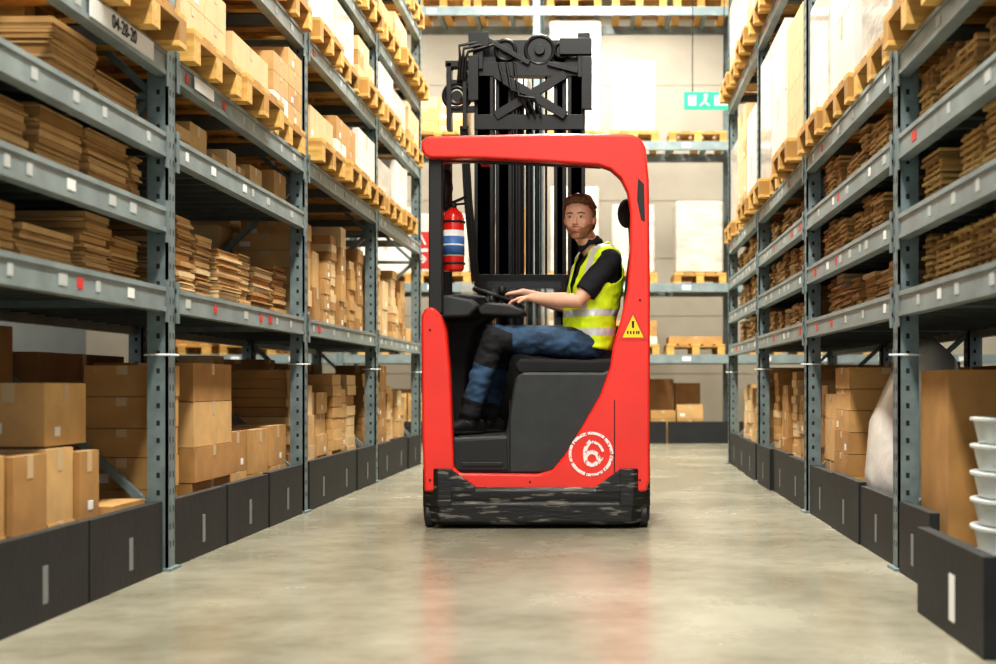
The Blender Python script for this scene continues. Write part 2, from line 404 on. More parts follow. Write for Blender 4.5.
slab('wall_left',(XL-.1,XL,YF,YB,0,ZC),WALLD)
slab('wall_right',(XR,XR+.1,YF,YB,0,ZC),WALLD)
q=MB()
for y in range(-4,24,4): q.box(XL,XR,y-.08,y+.08,ZC-.35,ZC)
q.obj('ceiling_beams',[CEIL])

# ------------------------------------------------------------------ cartons helpers
def carton(mb,x0,x1,y0,y1,z0,z1,m,face='x',fs=1,rot=0,lab=True):
    mb.box(x0,x1,y0,y1,z0,z1,m,rot=rot)
    if rot: return
    e=.0015; ym=(y0+y1)/2; xm=(x0+x1)/2; w=.024; h=z1-z0
    if h>.09 and lab:
        xf=max(x0,x1) if fs>0 else min(x0,x1)
        mb.box(xf,xf+fs*e,ym-w,ym+w,z1-h*.3,z1-.001,iT)
        mb.box(min(x0,x1)+.001,max(x0,x1)-.001,ym-w,ym+w,z1-.0001,z1+e,iT)
        mb.box(xm-w,xm+w,y0-e,y0,z1-h*.3,z1-.001,iT)
        if random.random()<.45: 
            yy=random.uniform(y0+.03,y1-.09) if y1-y0>.14 else y0+.02
            mb.box(xf,xf+fs*e,yy,yy+.05,z0+h*.15,z0+h*.15+min(.035,h*.3),iL)
        if random.random()<.3 and y1-y0>.2:
            x2=min(x0,x1)+.04; mb.box(x2,x2+.07,y0-e,y0,z0+h*.2,z0+h*.2+min(.04,h*.3),iL)
def col_boxes(mb,xf,s,y0,y1,z,h,dep,pal=(0,1,2,3),bh=None):
    zz=z
    bh=bh or random.choice((.06,.08,.11,.15,.2,.25)); m=random.choice(pal)
    while zz+bh*.7<=z+h:
        b2=min(bh,z+h-zz)
        j=random.uniform(0,.02); c=m if random.random()<.6 else random.choice(pal)
        carton(mb,xf+s*j,xf+s*(dep-.01),y0+random.uniform(0,.012),y1-random.uniform(0,.012),zz,zz+b2-.003,c,fs=-s)
        zz+=b2
def col_flat(mb,xf,s,y0,y1,z,h,dep,pal=(0,1,2,3,4),t=None,jit=.03):
    zz=z
    while zz<z+h-.01:
        tt=t or random.choice((.009,.012,.016,.026)); j=random.uniform(0,jit)
        a=y0+random.uniform(0,jit*.8); bb=y1-random.uniform(0,jit*.8)
        mb.box(xf+s*j,xf+s*(dep-random.uniform(0,jit)),a,bb,zz,zz+tt-.003,random.choice(pal),rot=random.uniform(-.02,.02)); zz+=tt
def col_slat(mb,xf,s,y0,y1,z,h,dep):
    zz=z;k=0
    while zz<z+h-.005:
        if k%2==0: mb.box(xf+s*random.uniform(0,.025),xf+s*dep,y0+random.uniform(0,.012),y1-random.uniform(0,.012),zz,zz+.013,random.choice((0,0,0,1,2)),rot=random.uniform(-.02,.02))
        else:
            for yy in (y0+.02,(y0+y1)/2-.02,y1-.06): mb.box(xf+s*.02,xf+s*dep,yy,yy+.04,zz,zz+.013,random.choice((1,2)))
        zz+=.013;k+=1
XFRONT={-1:-1.88,1:1.26}
def shelf(side,y0,y1,z,hmin,hmax,kind,name,pal=(0,1,2,3),wmin=.28,wmax=.55,gap=.12,inset=.06,yl=None):
    mb=MB(); y=y0+.09; xf=XFRONT[side]+side*inset
    while y<y1-.16:
        w=min(random.uniform(wmin,wmax),y1-.08-y)
        if w<.14: break
        h=random.uniform(hmin,hmax)
        if random.random()>gap*0.35:
            if kind=='box': 
                col_boxes(mb,xf+side*random.uniform(0,.06),side,y,y+w-.015,z,h,.42,pal)
                col_boxes(mb,xf+side*.5,side,y,y+w-.02,z,min(hmax,h*1.1),.42,pal)
            elif kind=='flat': 
                col_flat(mb,xf+side*random.uniform(0,.05),side,y+.01,y+w-.015,z,h,.8,pal)
            else: col_slat(mb,xf+side*random.uniform(0,.04),side,y,y+w-.02,z,h,.7)
        y+=w+ (random.uniform(0.02,.08) if random.random()<gap else .012)
    return mb.obj(name,LOADM if kind!='slat' else WOODS)

# ------------------------------------------------------------------ racks
def upright(mb,xf,s,y,H,dep=1.1):
    for d in (0,dep-.09):
        x0=xf+s*d; 
        mb.box(x0,x0+s*.012,y-.05,y+.05,0,H,0)
        mb.box(x0,x0+s*.09,y-.05,y-.044,0,H,0); mb.box(x0,x0+s*.09,y+.044,y+.05,0,H,0)
        mb.box(x0-s*.02,x0+s*.11,y-.075,y+.075,0,.012,0)
        z=.1
        while z<H-.05:
            for dy in (-.026,.016): mb.box(x0-s*.0008,x0+s*.001,y+dy,y+dy+.010,z,z+.026,2)
            mb.box(x0+s*.035,x0+s*.05,y-.0508,y-.05,z,z+.022,2)
            z+=.075
    z=.25;k=0
    while z+.9<H:
        a=(xf+s*.07,y,z);b_=(xf+s*(dep-.05),y,z+.9)
        if k%2: a=(a[0],y,z+.9);b_=(b_[0],y,z)
        mb.bar(a,b_,.04,.03,0); mb.bar((xf+s*.07,y,z),(xf+s*(dep-.05),y,z),.04,.03,0)
        z+=.9;k+=1
def beam(mb,xf,s,y0,y1,z,side=True,lab=True):
    x0=xf; 
    mb.box(x0+s*.0,x0+s*.05,y0+.05,y1-.05,z-.105,z,1)
    mb.box(x0-s*.006,x0,y0+.05,y1-.05,z-.105,z-.085,1); mb.box(x0-s*.006,x0,y0+.05,y1-.05,z-.02,z,1)
    for yy in (y0+.05,y1-.05-.04): mb.box(x0-s*.008,x0,yy,yy+.04,z-.15,z+.03,0)
    mb.box(xf+s*1.05,xf+s*1.1,y0+.05,y1-.05,z-.105,z,1)
    if lab:
        y=y0+.2
        while y<y1-.3:
            w=random.choice((.04,.05,.07)); mb.box(x0-s*.003,x0,y,y+w,z-.075,z-.035,random.choice((3,5,5,4,5,5)))
            y+=random.uniform(.15,.6)
def rack(side,name,bays,lowlevels,uplevels,H):
    xf=XFRONT[side]; e=empty(name,(xf+side*.55,(bays[0]+bays[-1])/2,0))
    RM=[STEEL,BEAM,HOLE,LABEL,REDL,mat('faded_label',(.48,.5,.48),.6)]
    mb=MB()
    for y in bays:
        upright(mb,xf,side,y,H)
        mb.torus((xf+side*.045,y,.93),.07,.005,(0,0,1),3,n=16,k=6)
    mb.obj('uprights',RM,e)
    mb=MB();dk=MB()
    for i in range(len(bays)-1):
        y0,y1=bays[i],bays[i+1]
        for z in lowlevels[i]:
            beam(mb,xf,side,y0,y1,z)
            dk.box(xf+side*.05,xf+side*1.05,y0+.05,y1-.05,z-.03,z-.001,0)
            y=y0+.15
            while y<y1-.1: dk.box(xf+side*.05,xf+side*1.05,y,y+.03,z-.06,z-.03,0); y+=.22
        for z in uplevels[i]:
            beam(mb,xf,side,y0,y1,z)
            for yy in (y0+.5,y0+1.35,y1-.5): dk.box(xf+side*.05,xf+side*1.05,yy-.03,yy+.03,z-.07,z-.01,0)
    mb.obj('beams',RM,e); dk.obj('decks',[DECK],e)
    return e
BAYS=[3.3,6.0,8.7,11.4,14.1]
UPL=[2.23,3.0,3.68,4.4,5.15]
rl=rack(-1,'pallet_rack',BAYS,[[1.22,1.56,1.88],[1.22,1.88],[1.22],[1.22]],[UPL]*4,6.2)
UPR=[2.23,3.65,5.0]
rr=rack(1,'pallet_rack',BAYS,[[1.2,1.53,1.87]]*4,[UPR]*4,6.2)
mb=MB(); mb.box(-1.872,-1.866,5.02,5.72,2.14,2.215,0); mb.box(-1.872,-1.866,6.3,6.6,2.15,2.205,0)
mb.obj('bay_sign_plates',[LABEL],rl)
text('bay_code','04-28-20',.075,(-1.864,5.37,2.178),(math.pi/2,0,math.pi/2),HOLE,rl)

def plinths(side,name):
    mb=MB(); xf=XFRONT[side]
    for i in range(4):
        y=BAYS[i]+.08; n=3; w=(2.7-.16)/n
        for k in range(n):
            if side==1 and i==0 and k==1: continue
            a=y+k*w+.008; b_=y+(k+1)*w-.008; o=random.uniform(-.015,.02)
            if side==1 and i==0 and k==2: a=5.36
            mb.box(xf+side*(.0+o),xf+side*(.04+o),a,b_,0.0,.31+random.uniform(-.015,.01),0)
            mb.box(xf+side*(.0+o)-side*.002,xf+side*o,(a+b_)/2-.0,(a+b_)/2+.045,.06,.19,1)
    mb.obj(name,[PLINTH,mat('grey_sticker',(0.20,0.21,0.21),.6)],bevel=.004)
plinths(-1,'plinth_board_row'); plinths(1,'plinth_board_row')
mb=MB()
mb.box(1.10,1.145,4.02,4.87,0,.30,0); mb.box(1.098,1.10,4.35,4.42,.05,.2,1)
mb.obj('loose_plinth_board',[PLINTH,LABEL],bevel=.006)

# ------------------------------------------------------------------ shelf loads
B=BAYS
shelf(-1,B[0],B[1],1.22,.14,.25,'flat','flat_carton_stack',(0,1,2,2),.3,.6,.2)
shelf(-1,B[0],B[1],1.56,.20,.24,'flat','flat_carton_stack',(0,1,2,2),.35,.5,.1)
shelf(-1,B[0],B[1],1.88,.14,.25,'flat','flat_carton_stack',(0,1,2,2),.35,.6,.1)
shelf(-1,B[1],B[2],1.22,.22,.42,'flat','flat_carton_stack',(0,1,2,4),.26,.5,.1)
shelf(-1,B[1],B[2],1.88,.10,.21,'box','small_carton_row',(0,2,4),.18,.34,.04)
shelf(-1,B[2],B[3],1.22,.42,.76,'box','carton_stack',(0,1,2,4),.2,.34,.06)
shelf(-1,B[3],B[4],1.22,.35,.75,'box','carton_stack',(0,1,2,4),.2,.34,.06)
mb=MB()
def stk(mb,xa,xb,y0,y1,hs,m,s=-1,z=0.0):
    for h in hs:
        j=random.uniform(-.008,.008)
        carton(mb,xa+j,xb,y0+random.uniform(0,.01),y1,z,z+h-.003,m if random.random()<.8 else (m+1)%3,fs=-s); z+=h
stk(mb,-2.0,-2.45,3.9,4.30,[.25,.28],1); stk(mb,-2.0,-2.4,4.33,4.60,[.30,.27],0)
stk(mb,-1.98,-2.4,4.64,4.92,[.29,.27],1); stk(mb,-2.0,-2.35,4.95,5.2,[.30,.27],2); stk(mb,-1.98,-2.4,5.22,5.42,[.28,.27],0)
stk(mb,-2.03,-2.30,5.02,5.42,[.235],1,z=.575)
stk(mb,-1.96,-2.3,5.48,5.88,[.18,.06,.04,.04],0)
mb.obj('carton_stack',LOADM)
mb=MB(); stk(mb,-2.6,-2.95,3.6,4.4,[.5,.55],3); stk(mb,-2.5,-2.9,5.05,5.85,[1.05],3); mb.obj('tall_carton',LOADM)
mb=MB()
stk(mb,-1.97,-2.3,6.1,6.38,[.13,.12,.09,.14,.13,.14,.14],0)
stk(mb,-1.97,-2.45,6.62,7.3,[.33,.17,.22,.19],1)
stk(mb,-2.0,-2.4,7.34,7.7,[.33,.22],1); stk(mb,-1.97,-2.3,7.75,8.1,[.3,.25],0); stk(mb,-1.97,-2.35,8.15,8.55,[.32,.24],2)
stk(mb,-2.5,-2.9,6.1,7.2,[.5,.45],3); stk(mb,-2.5,-2.9,7.3,8.5,[.4,.4],3)
mb.obj('carton_stack',LOADM)
shelf(-1,B[2],B[3],0,.75,1.0,'box','carton_stack',(0,1,2,4),.24,.4,.06,inset=.09)
shelf(-1,B[3],B[4],0,.65,.98,'box','carton_stack',(0,1,2,4),.24,.4,.06,inset=.09)
shelf(1,B[0],B[1],1.2,.19,.25,'slat','slatted_wood_bundle',(0,),.24,.34,.1)
shelf(1,B[0],B[1],1.53,.20,.26,'slat','slatted_wood_bundle',(0,),.24,.34,.1)
shelf(1,B[0],B[1],1.87,.17,.26,'slat','slatted_wood_bundle',(0,),.24,.34,.1)
for i in (1,2,3):
    shelf(1,B[i],B[i+1],1.2,.15,.25,'flat','flat_carton_stack',(0,1,2,4),.2,.34,.1)
    shelf(1,B[i],B[i+1],1.53,.18,.26,'flat' if i>1 else 'slat','wood_panel_stack',(0,1,2,4),.18,.34,.06)
    shelf(1,B[i],B[i+1],1.87,.17,.27,'slat','slatted_wood_bundle',(0,),.18,.32,.06)
mb=MB()
stk(mb,1.34,1.75,7.60,8.05,[.3,.12,.12,.12,.12,.12],0,s=1); stk(mb,1.36,1.7,8.1,8.5,[.35,.25,.15],2,s=1)
stk(mb,1.95,2.25,6.2,8.5,[.5,.4],3,s=1)
mb.obj('carton_stack',LOADM)
shelf(1,B[2],B[3],0,.65,.95,'box','carton_stack',(0,1,2,4),.24,.4,.06,inset=.09)
shelf(1,B[3],B[4],0,.6,.98,'box','carton_stack',(0,1,2,4),.24,.4,.06,inset=.09)
mb=MB(); carton(mb,1.345,1.90,5.42,5.88,0,.86,1,fs=-1,lab=False); mb.obj('tall_carton',LOADM)
mb=MB(); mb.loft([(1.58,7.0,.0),(1.57,7.0,.35),(1.58,7.02,.62),(1.62,7.08,.80),(1.64,7.15,.87)],[(.24,.54),(.235,.54),(.22,.50),(.17,.40),(.08,.25)],side=(1,0,0),n=32,rc=False)
mb.obj('wrapped_film_bundle',[mat('white_film',(0.74,0.72,0.68),.3,var=.2,vscale=4,bump=.8,bscale=10,coat=.4)],smooth=True)
mb=MB()
TUB=mat('frosted_tub',(0.72,0.76,0.75),.3,trans=.25)
for k in range(7):
    z=.0+k*.098
    mb.loft([(1.51,5.0,z),(1.51,5.0,z+.096)],[(.150,.205),(.172,.228)],side=(1,0,0),n=32)
    mb.loft([(1.51,5.0,z+.082),(1.51,5.0,z+.095)],[(.182,.24),(.182,.24)],side=(1,0,0),n=32)
mb.obj('plastic_tub_stack',[TUB],bevel=.003)

# ------------------------------------------------------------------ pallets
def pallet(x0,s,y0,z,w=.8,l=1.15,axis='x'):
    mb=MB()
    def bx(a0,a1,b0,b1,c0,c1,m):
        if axis=='x': mb.box(x0+s*a0,x0+s*a1,y0+b0,y0+b1,z+c0,z+c1,m)
        else: mb.box(x0+b0,x0+b1,y0+a0,y0+a1,z+c0,z+c1,m)
    for k in range(5): bx(0,l,k*(w-.13)/4,k*(w-.13)/4+.13,.122,.144,k%2)
    for a in (0,l/2-.07,l-.14): bx(a,a+.14,0,w,.10,.122,1)
    for a in (0,l/2-.07,l-.14):
        for b_ in (0,w/2-.05,w-.1): bx(a,a+.14,b_,b_+.1,.022,.10,random.choice((0,1)))
    for b_ in (0,w/2-.05,w-.1): bx(0,l,b_,b_+.1,0,.022,0)
    return mb.obj('wooden_pallet',PALW)
def load(x0,s,y0,z,w,l,h,kind,axis='x'):
    mb=MB()
    def cb(a0,a1,b0,b1,c0,c1,m,lab=True):
        if axis=='x': carton(mb,x0+s*a0,x0+s*a1,y0+b0,y0+b1,c0,c1,m,fs=-s,lab=lab)
        else: carton(mb,x0+b0,x0+b1,y0+a0,y0+a1,c0,c1,m,fs=1,lab=lab)
    bev=0
    if kind=='wrap':
        cb(.04,l-.04,.03,w-.03,z,z+h,iS,False); bev=.035
        nm='wrapped_pallet_load'
    elif kind=='white':
        nr=max(1,round(h/.45))
        for r_ in range(nr):
            for a in range(2):
                cb(.03+a*(l-.06)/2,.02+(a+1)*(l-.06)/2,.03,w-.03,z+h*r_/nr,z+h*(r_+1)/nr-.004,iW)
        nm='white_carton_load'
    else:
        n=random.choice((1,2,2,3)); bh=random.choice((.11,.16,.22)); m=random.choice((0,1,2,2,4)); rows=max(1,int(h/bh))
        for r_ in range(rows):
            for c in range(n):
                if r_==rows-1 and random.random()<.3: continue
                mm=m if random.random()<.8 else random.choice((0,2,4,iW))
                for a in range(2):
                    cb(.03+a*(l-.06)/2+.003,.03+(a+1)*(l-.06)/2-.003,.03+c*(w-.06)/n+.003,.03+(c+1)*(w-.06)/n-.003,z+r_*bh,z+(r_+1)*bh-.003,mm)
        nm='pallet_carton_load'
    return mb.obj(nm,LOADM,bevel=bev,seg=3)
for side,ups in ((-1,UPL),(1,UPR)):
    xf=XFRONT[side]-side*.06
    for li,z in enumerate(ups[:-1]):
        gap=(ups[li+1]-z)
        for i in range(4):
            for k in range(3):
                y=B[i]+.10+k*.86
                if i==0 and (li>0 or side==-1 and k<2): continue
                if (B[i]<8 and z>3.9): continue
                if side==-1 and li==0 and i==3 and k==2: continue
                if random.random()<.05: continue
                pallet(xf+side*random.uniform(-.05,.05),side,y,z)
                hm=gap-.144-.13
                if side==1 and li==0: kind=('wrap','white','cart','wrap','white','wrap','cart','white')[(i*3+k)%8]; h=random.uniform(.75,hm)
                elif side==1: kind=random.choice(('white','cart')); h=random.uniform(.5,hm)
                else: kind=random.choice(('cart','cart','wrap','white','cart')) if (i>1 or li>0) else 'cart'; h=random.uniform(.3,hm)
                load(xf+side*.03,side,y,z+.144,.8,1.1,h,kind)

# ------------------------------------------------------------------ end rack across the back
EY=19.0
e=empty('cross_rack',(0,EY+.55,0)); mb=MB()
UX=[-6.34,-3.64,-.94,1.76,4.46,7.16]
for x in UX:
    for d in (0,1.0):
        mb.box(x-.05,x+.05,EY+d,EY+d+.09,0,7.0,0)
    z=.3;k=0
    while z<6.2:
        a,b_=(x,EY+.05,z),(x,EY+1.05,z+.9)
        if k%2: a,b_=(x,EY+.05,z+.9),(x,EY+1.05,z)
        mb.bar(a,b_,.04,.04,0); z+=.9;k+=1
EL=[1.22,2.2,4.15,6.0]
for x0,x1 in zip(UX[:-1],UX[1:]):
    for z in EL:
        mb.box(x0+.05,x1-.05,EY-.01,EY+.05,z-.12,z,1); mb.box(x0+.05,x1-.05,EY+1.04,EY+1.09,z-.12,z,1)
        for k in range(5): mb.box(x0+.3+k*.5,x0+.36+k*.5,EY+.05,EY+1.05,z-.06,z-.005,0)
        for k in range(3): 
            xx=x0+.4+k*.8; mb.box(xx,xx+.12,EY-.014,EY-.01,z-.09,z-.03,3)
mb.obj('frame',[STEEL,BEAM,HOLE,LABEL],e)
mb=MB()
for x0,x1 in zip(UX[:-1],UX[1:]):
    for k in range(3): mb.box(x0+.08+k*.86,x0+.06+(k+1)*.86,EY-.06,EY-.02,0,.3,0)
mb.obj('plinth_board_row',[PLINTH],bevel=.004)
def back_item(x,z,w,h,kind,pal=True):
    if pal: pallet(x,1,EY+.02,z,w=w,l=1.05,axis='y'); z+=.144
    if h>0: load(x,1,EY+.05,z,w,1.0,h,kind,axis='y')
back_item(.85,1.22,.8,.22,'cart')
for x0 in (-6.2,-5.3,-3.4,-2.5,-1.75,-.8,0.0,2.0,2.9): back_item(x0,1.22,.75,random.uniform(.2,.6),'cart')
back_item(.95,2.2,.72,1.0,'wrap'); back_item(.06,2.2,.66,.95,'wrap'); back_item(-.8,2.2,.75,1.2,'wrap')
for x0 in (-6.2,-5.3,-4.4,-3.4,-2.6,-1.8,2.0,2.9): back_item(x0,2.2,.75,random.uniform(.8,1.4),random.choice(('wrap','white','cart')))
back_item(.06,4.15,.68,1.0,'wrap'); back_item(.88,4.15,.8,.3,'cart'); back_item(-.8,4.15,.78,1.55,'wrap')
back_item(-2.7,4.15,.8,.55,'cart')
for x0 in (-6.2,-5.3,-4.4,-3.5,-1.8,2.0,2.9): back_item(x0,4.15,.75,random.uniform(.5,1.3),random.choice(('wrap','white','cart')))
for x0 in (-3.5,-2.6,-1.8,-.8,.1,.95,2.0): back_item(x0,6.0,.75,random.uniform(.2,1.0),'cart')
mb=MB()
x=-6.2
while x<7.0:
    w=random.uniform(.28,.45)
    if min(abs(x-u) for u in UX)>.1 and min(abs(x+w-u) for u in UX)>.1 and not any(x<u<x+w for u in UX):
        z=0
        for h in ([.33]+[random.choice((.12,.16,.2))]*random.choice((1,2,3))):
            carton(mb,x,x+w-.02,EY+.08,EY+.6,z,z+h-.003,random.choice((0,2,4)),fs=1); z+=h
        mb.box(x,x+w-.02,EY+.65,EY+1.0,0,random.uniform(.6,1.0),3)
    x+=w
mb.obj('carton_stack',LOADM)

e=empty('exit_sign',(1.2,16.0,4.1)); D=16.0
x0,x1=PX(684,D),PX(733,D); z0,z1=PZ(109,D),PZ(92,D)
mb=MB(); mb.box(x0,x1,D,D+.06,z0,z1,0); 
mb.bar((x0+.1,D+.03,z1),(x0+.1,D+.03,ZC),.01,.01,2); mb.bar((x1-.1,D+.03,z1),(x1-.1,D+.03,ZC),.01,.01,2)
zc=(z0+z1)/2; h=(z1-z0)
xm=x0+(x1-x0)*.45
mb.ell((xm,D-.004,zc+h*.28),(.024,.006,.024),1); mb.bar((xm,D-.003,zc+h*.18),(xm-.02,D-.003,zc-h*.08),.035,.008,1,up=(0,1,0))
mb.bar((xm-.02,D-.003,zc-h*.05),(xm-.07,D-.003,zc-h*.32),.02,.008,1,up=(0,1,0)); mb.bar((xm-.02,D-.003,zc-h*.05),(xm+.04,D-.003,zc-h*.3),.02,.008,1,up=(0,1,0))
mb.box(x0+(x1-x0)*.62,x0+(x1-x0)*.92,D-.005,D,zc-.06,zc+.06,1); mb.box(x0+.05,x0+.14,D-.005,D,zc-h*.3,zc+h*.3,1)
mb.obj('sign_body',[GREEN,WHITE,HOLE],e)
D=14.17
mb=MB(); x0,x1=PX(411,D),PX(430,D); z0,z1=PZ(269,D),PZ(232,D)
mb.box(x0,x1,D-.01,D,z0,z1,0); mb.box(x0+.02,x1-.02,D-.014,D-.01,(z0+z1)/2-.015,(z0+z1)/2+.02,1); mb.box(x0+.03,x0+.075,D-.014,D-.01,z1-.14,z1-.03,1)
mb.bar((x0+.10,D-.012,z1-.03),(x0+.15,D-.012,z1-.13),.02,.006,1,up=(0,1,0))
mb.bar((x0+.05,D-.012,z0+.10),(x1-.05,D-.012,z0+.10),.02,.006,1,up=(0,1,0)); mb.bar((x1-.08,D-.012,z0+.14),(x1-.04,D-.012,z0+.10),.02,.006,1,up=(0,1,0)); mb.bar((x1-.08,D-.012,z0+.06),(x1-.04,D-.012,z0+.10),.02,.006,1,up=(0,1,0))
mb.obj('fire_point_sign',[REDL,WHITE])

# ------------------------------------------------------------------ reach truck
T=empty('reach_truck',(-.39,8.4,0)); D=7.7
def pl(pts,d=D): return [(PX(x,d),PZ(y,d)) for x,y in pts]
mb=MB(); XA,XB=-1.02,.25; Y0,Y1=7.68,9.05
def ring(z,ins,ch): 
    a,b_,c,d=XA+ins,XB-ins,Y0+ins,Y1-ins
    return [(a+ch,c,z),(b_-ch,c,z),(b_,c+ch,z),(b_,d,z),(a,d,z),(a,c+ch,z)]
zs=[(.02,.03,.1),(.04,.0,.1),(.14,-.004,.1),(.15,.010,.1),(.165,.0,.1),(.215,.0,.1),(.235,.02,.09)]
vs=[];fs=[]
for z,i_,c in zs: vs+=ring(z,i_,c)
for k in range(len(zs)-1):
    for j in range(6): fs.append((k*6+j,k*6+(j+1)%6,(k+1)*6+(j+1)%6,(k+1)*6+j))
fs.append((5,4,3,2,1,0)); fs.append(tuple(range((len(zs)-1)*6,len(zs)*6)))
mb.add(vs,fs,0)
def vprism(poly,z0,z1,m=0):
    n=len(poly); vs=[(x,y,z0) for x,y in poly]+[(x,y,z1) for x,y in poly]
    mb.add(vs,[tuple(range(n-1,-1,-1)),tuple(range(n,2*n))]+[(i,(i+1)%n,(i+1)%n+n,i+n) for i in range(n)],m)
vprism([(XA-.004,Y0+.09),(XA+.09,Y0-.006),(XA+.17,Y0-.006),(XA+.17,Y0+.1),(XA+.1,Y0+.3),(XA-.004,Y0+.3)],.12,.335)
vprism([(XB-.17,Y0-.006),(XB-.09,Y0-.006),(XB+.004,Y0+.09),(XB+.004,Y0+.3),(XB-.1,Y0+.3),(XB-.17,Y0+.1)],.12,.335)
for sx,xx in ((1,XA+.17),(-1,XB-.17)):
    mb.prism([(xx-sx*.01,.20),(xx-sx*.01,.335),(xx+sx*.13,.235),(xx+sx*.13,.20)],Y0-.004,Y0+.09)
mb.obj('bumper_skirt',[TBLK],T,bevel=.014,seg=3)
mb=MB()
for x in (XA+.01,XB-.06): mb.cyl((x,7.80,.07),(x+.05,7.80,.07),.07,0)
for x in (XA+.2,XB-.3): mb.cyl((x,8.6,.1),(x+.1,8.6,.1),.1,0)
mb.obj('wheels',[TDK],T,bevel=.008)
C=[(424,492),(422,440),(421,330),(421,316),(425,308),(433,307),(440,314),(446,330),(450,370),(452,420),(454,468),(460,473),(538,474),(552,470),(564,456),(584,423),(600,395),(610,366),(613,345),(620,322),(627,290),(630,250),(630,212),(627,192),(620,178),(610,169),(598,165),(540,161),(480,158),(430,158),(424,155),(421,148),(421,141),(427,136),(560,133),(632,134),(641,138),(646,148),(649,180),(650,300),(650,480),(646,492)]
mb=MB(); mb.prism(pl(C),7.70,7.80); mb.obj('red_side_frame',[TRED],T,bevel=.016,seg=3)
mb=MB()
mb.prism(pl([(424,490),(422,316),(428,309),(434,316),(434,490)]),7.79,9.0)
mb.prism(pl([(614,490),(614,366),(619,340),(628,300),(632,250),(632,205),(636,190),(649,190),(650,490)]),7.79,8.85)
mb.prism(pl([(424,490),(424,472),(650,472),(650,490)]),7.79,9.0)
zt=PZ(134,7.7); zb=zt-.05
mb.prism(pl([(428,150),(480,148),(600,150),(630,160),(645,190),(648,190),(646,152),(638,141),(560,137),(430,139)],7.7),7.79,8.22)
zr=PZ(156,8.5)
mb.box(-.72,XB-.14,8.42,8.50,zr-.035,zr+.02); mb.box(-.76,-.70,8.15,8.50,zt-.06,zr+.02); mb.box(XB-.16,XB-.10,8.15,8.50,zt-.06,zr+.02)
mb.obj('red_body_and_guard',[TRED],T,bevel=.01)
mb=MB()
mb.prism(pl([(450,474),(452,437),(505,435),(508,420),(511,400),(515,378),(522,372),(604,372),(612,368),(603,396),(587,426),(566,458),(552,474)],7.74),7.74,8.9)
mb.obj('seat_pedestal_panel',[TGRY],T,bevel=.02,seg=3)
mb=MB()
mb.prism(pl([(455,470),(455,441),(507,438),(508,470)],7.74),7.725,7.75)
mb.box(PX(508.5,7.7),PX(510,7.7),7.735,7.745,PZ(472,7.7),PZ(400,7.7),0)
mb.prism(pl([(462,466),(462,462),(503,462),(503,466)],7.74),7.715,7.73)
mb.obj('step_panel',[TDK],T,bevel=.004)
mb=MB(); mb.box(-.98,.14,8.8,8.9,.45,1.18); mb.box(-.985,-.955,7.84,8.85,.45,1.3)
mb.obj('cab_inner_wall',[TGRY],T,bevel=.01)
mb=MB(); mb.prism(pl([(436,432),(432,330),(437,325),(446,336),(451,380),(453,434)],7.8),7.795,7.86); mb.obj('column_lining',[TGRY],T,bevel=.01)
mb=MB()
mb.prism([(-.50,.86),(-.52,.91),(-.49,.955),(-.10,.945),(.08,.955),(.10,.90),(.10,.86)],7.92,8.48)
mb.prism([(.07,.90),(.10,1.1),(.115,1.35),(.14,1.56),(.17,1.62),(.215,1.60),(.225,1.4),(.20,1.1),(.17,.90)],7.93,8.47)
mb.obj('seat',[SEATM],T,bevel=.03,seg=3)
mb=MB(); mb.ell((.128,8.15,1.81),(.055,.13,.085),0,24); mb.bar((.16,8.15,1.58),(.145,8.15,1.75),.12,.02,0,up=(1,0,0)); mb.obj('headrest',[SEATM],T,smooth=True)
mb=MB()
mb.prism([(-.985,1.1),(-.985,1.32),(-.93,1.36),(-.80,1.35),(-.55,1.33),(-.50,1.30),(-.53,1.25),(-.70,1.22),(-.80,1.14),(-.84,.95),(-.86,.55),(-.985,.55)],8.45,8.8)
mb.prism([(-.97,1.18),(-.97,1.29),(-.90,1.32),(-.76,1.29),(-.72,1.25),(-.78,1.19)],7.9,8.46)
mb.obj('dashboard',[TGRY],T,bevel=.02,seg=3)
mb=MB()
mb.prism([(-.72,1.20),(-.74,1.24),(-.68,1.28),(-.56,1.268),(-.47,1.24),(-.45,1.21),(-.50,1.195)],7.94,8.16)
mb.obj('control_pod',[TDK],T,bevel=.02,seg=3)
mb=MB(); mb.torus((-.68,8.32,1.34),.11,.014,(.35,0,1),0); mb.cyl((-.72,8.32,1.22),(-.68,8.32,1.34),.03,0)
mb.bar((-.78,8.32,1.375),(-.58,8.32,1.305),.03,.015,0); mb.cyl((-.62,8.26,1.33),(-.61,8.26,1.39),.02,0,r2=.026)
mb.cyl((-.65,7.98,1.265),(-.66,7.98,1.315),.012,0); mb.cyl((-.68,8.08,1.265),(-.69,8.08,1.31),.012,0)
mb.obj('steering_wheel_and_levers',[TDK],T,smooth=True)
mb=MB(); mb.box(-.92,-.28,8.80,8.81,1.18,1.46); mb.obj('windscreen',[GLASS],T)
mb=MB(); mb.box(-.99,-.915,7.76,7.84,1.2,zb+.02); mb.box(-.985,-.935,8.42,8.48,1.2,zr+.02); mb.box(-.985,-.72,8.43,8.49,zr-.02,zr+.015)
mb.box(-.985,-.94,7.8,8.45,zt-.05,zt-.02)
mb.prism(pl([(440,157),(600,163),(606,166),(600,168),(440,161)],7.8),7.80,7.84)
mb.obj('guard_posts',[TDK],T,bevel=.008)
mb=MB(); yp=7.6985
mb.prism(pl([(618,340),(648,340),(633,309)],7.7),yp-.001,yp+.0025,0)
mb.prism(pl([(622.5,337.5),(643.5,337.5),(633,315)],7.7),yp-.002,yp+.001,1)
mb.prism(pl([(632,328),(634,328),(634.2,321),(631.8,321)],7.7),yp-.003,yp,2)
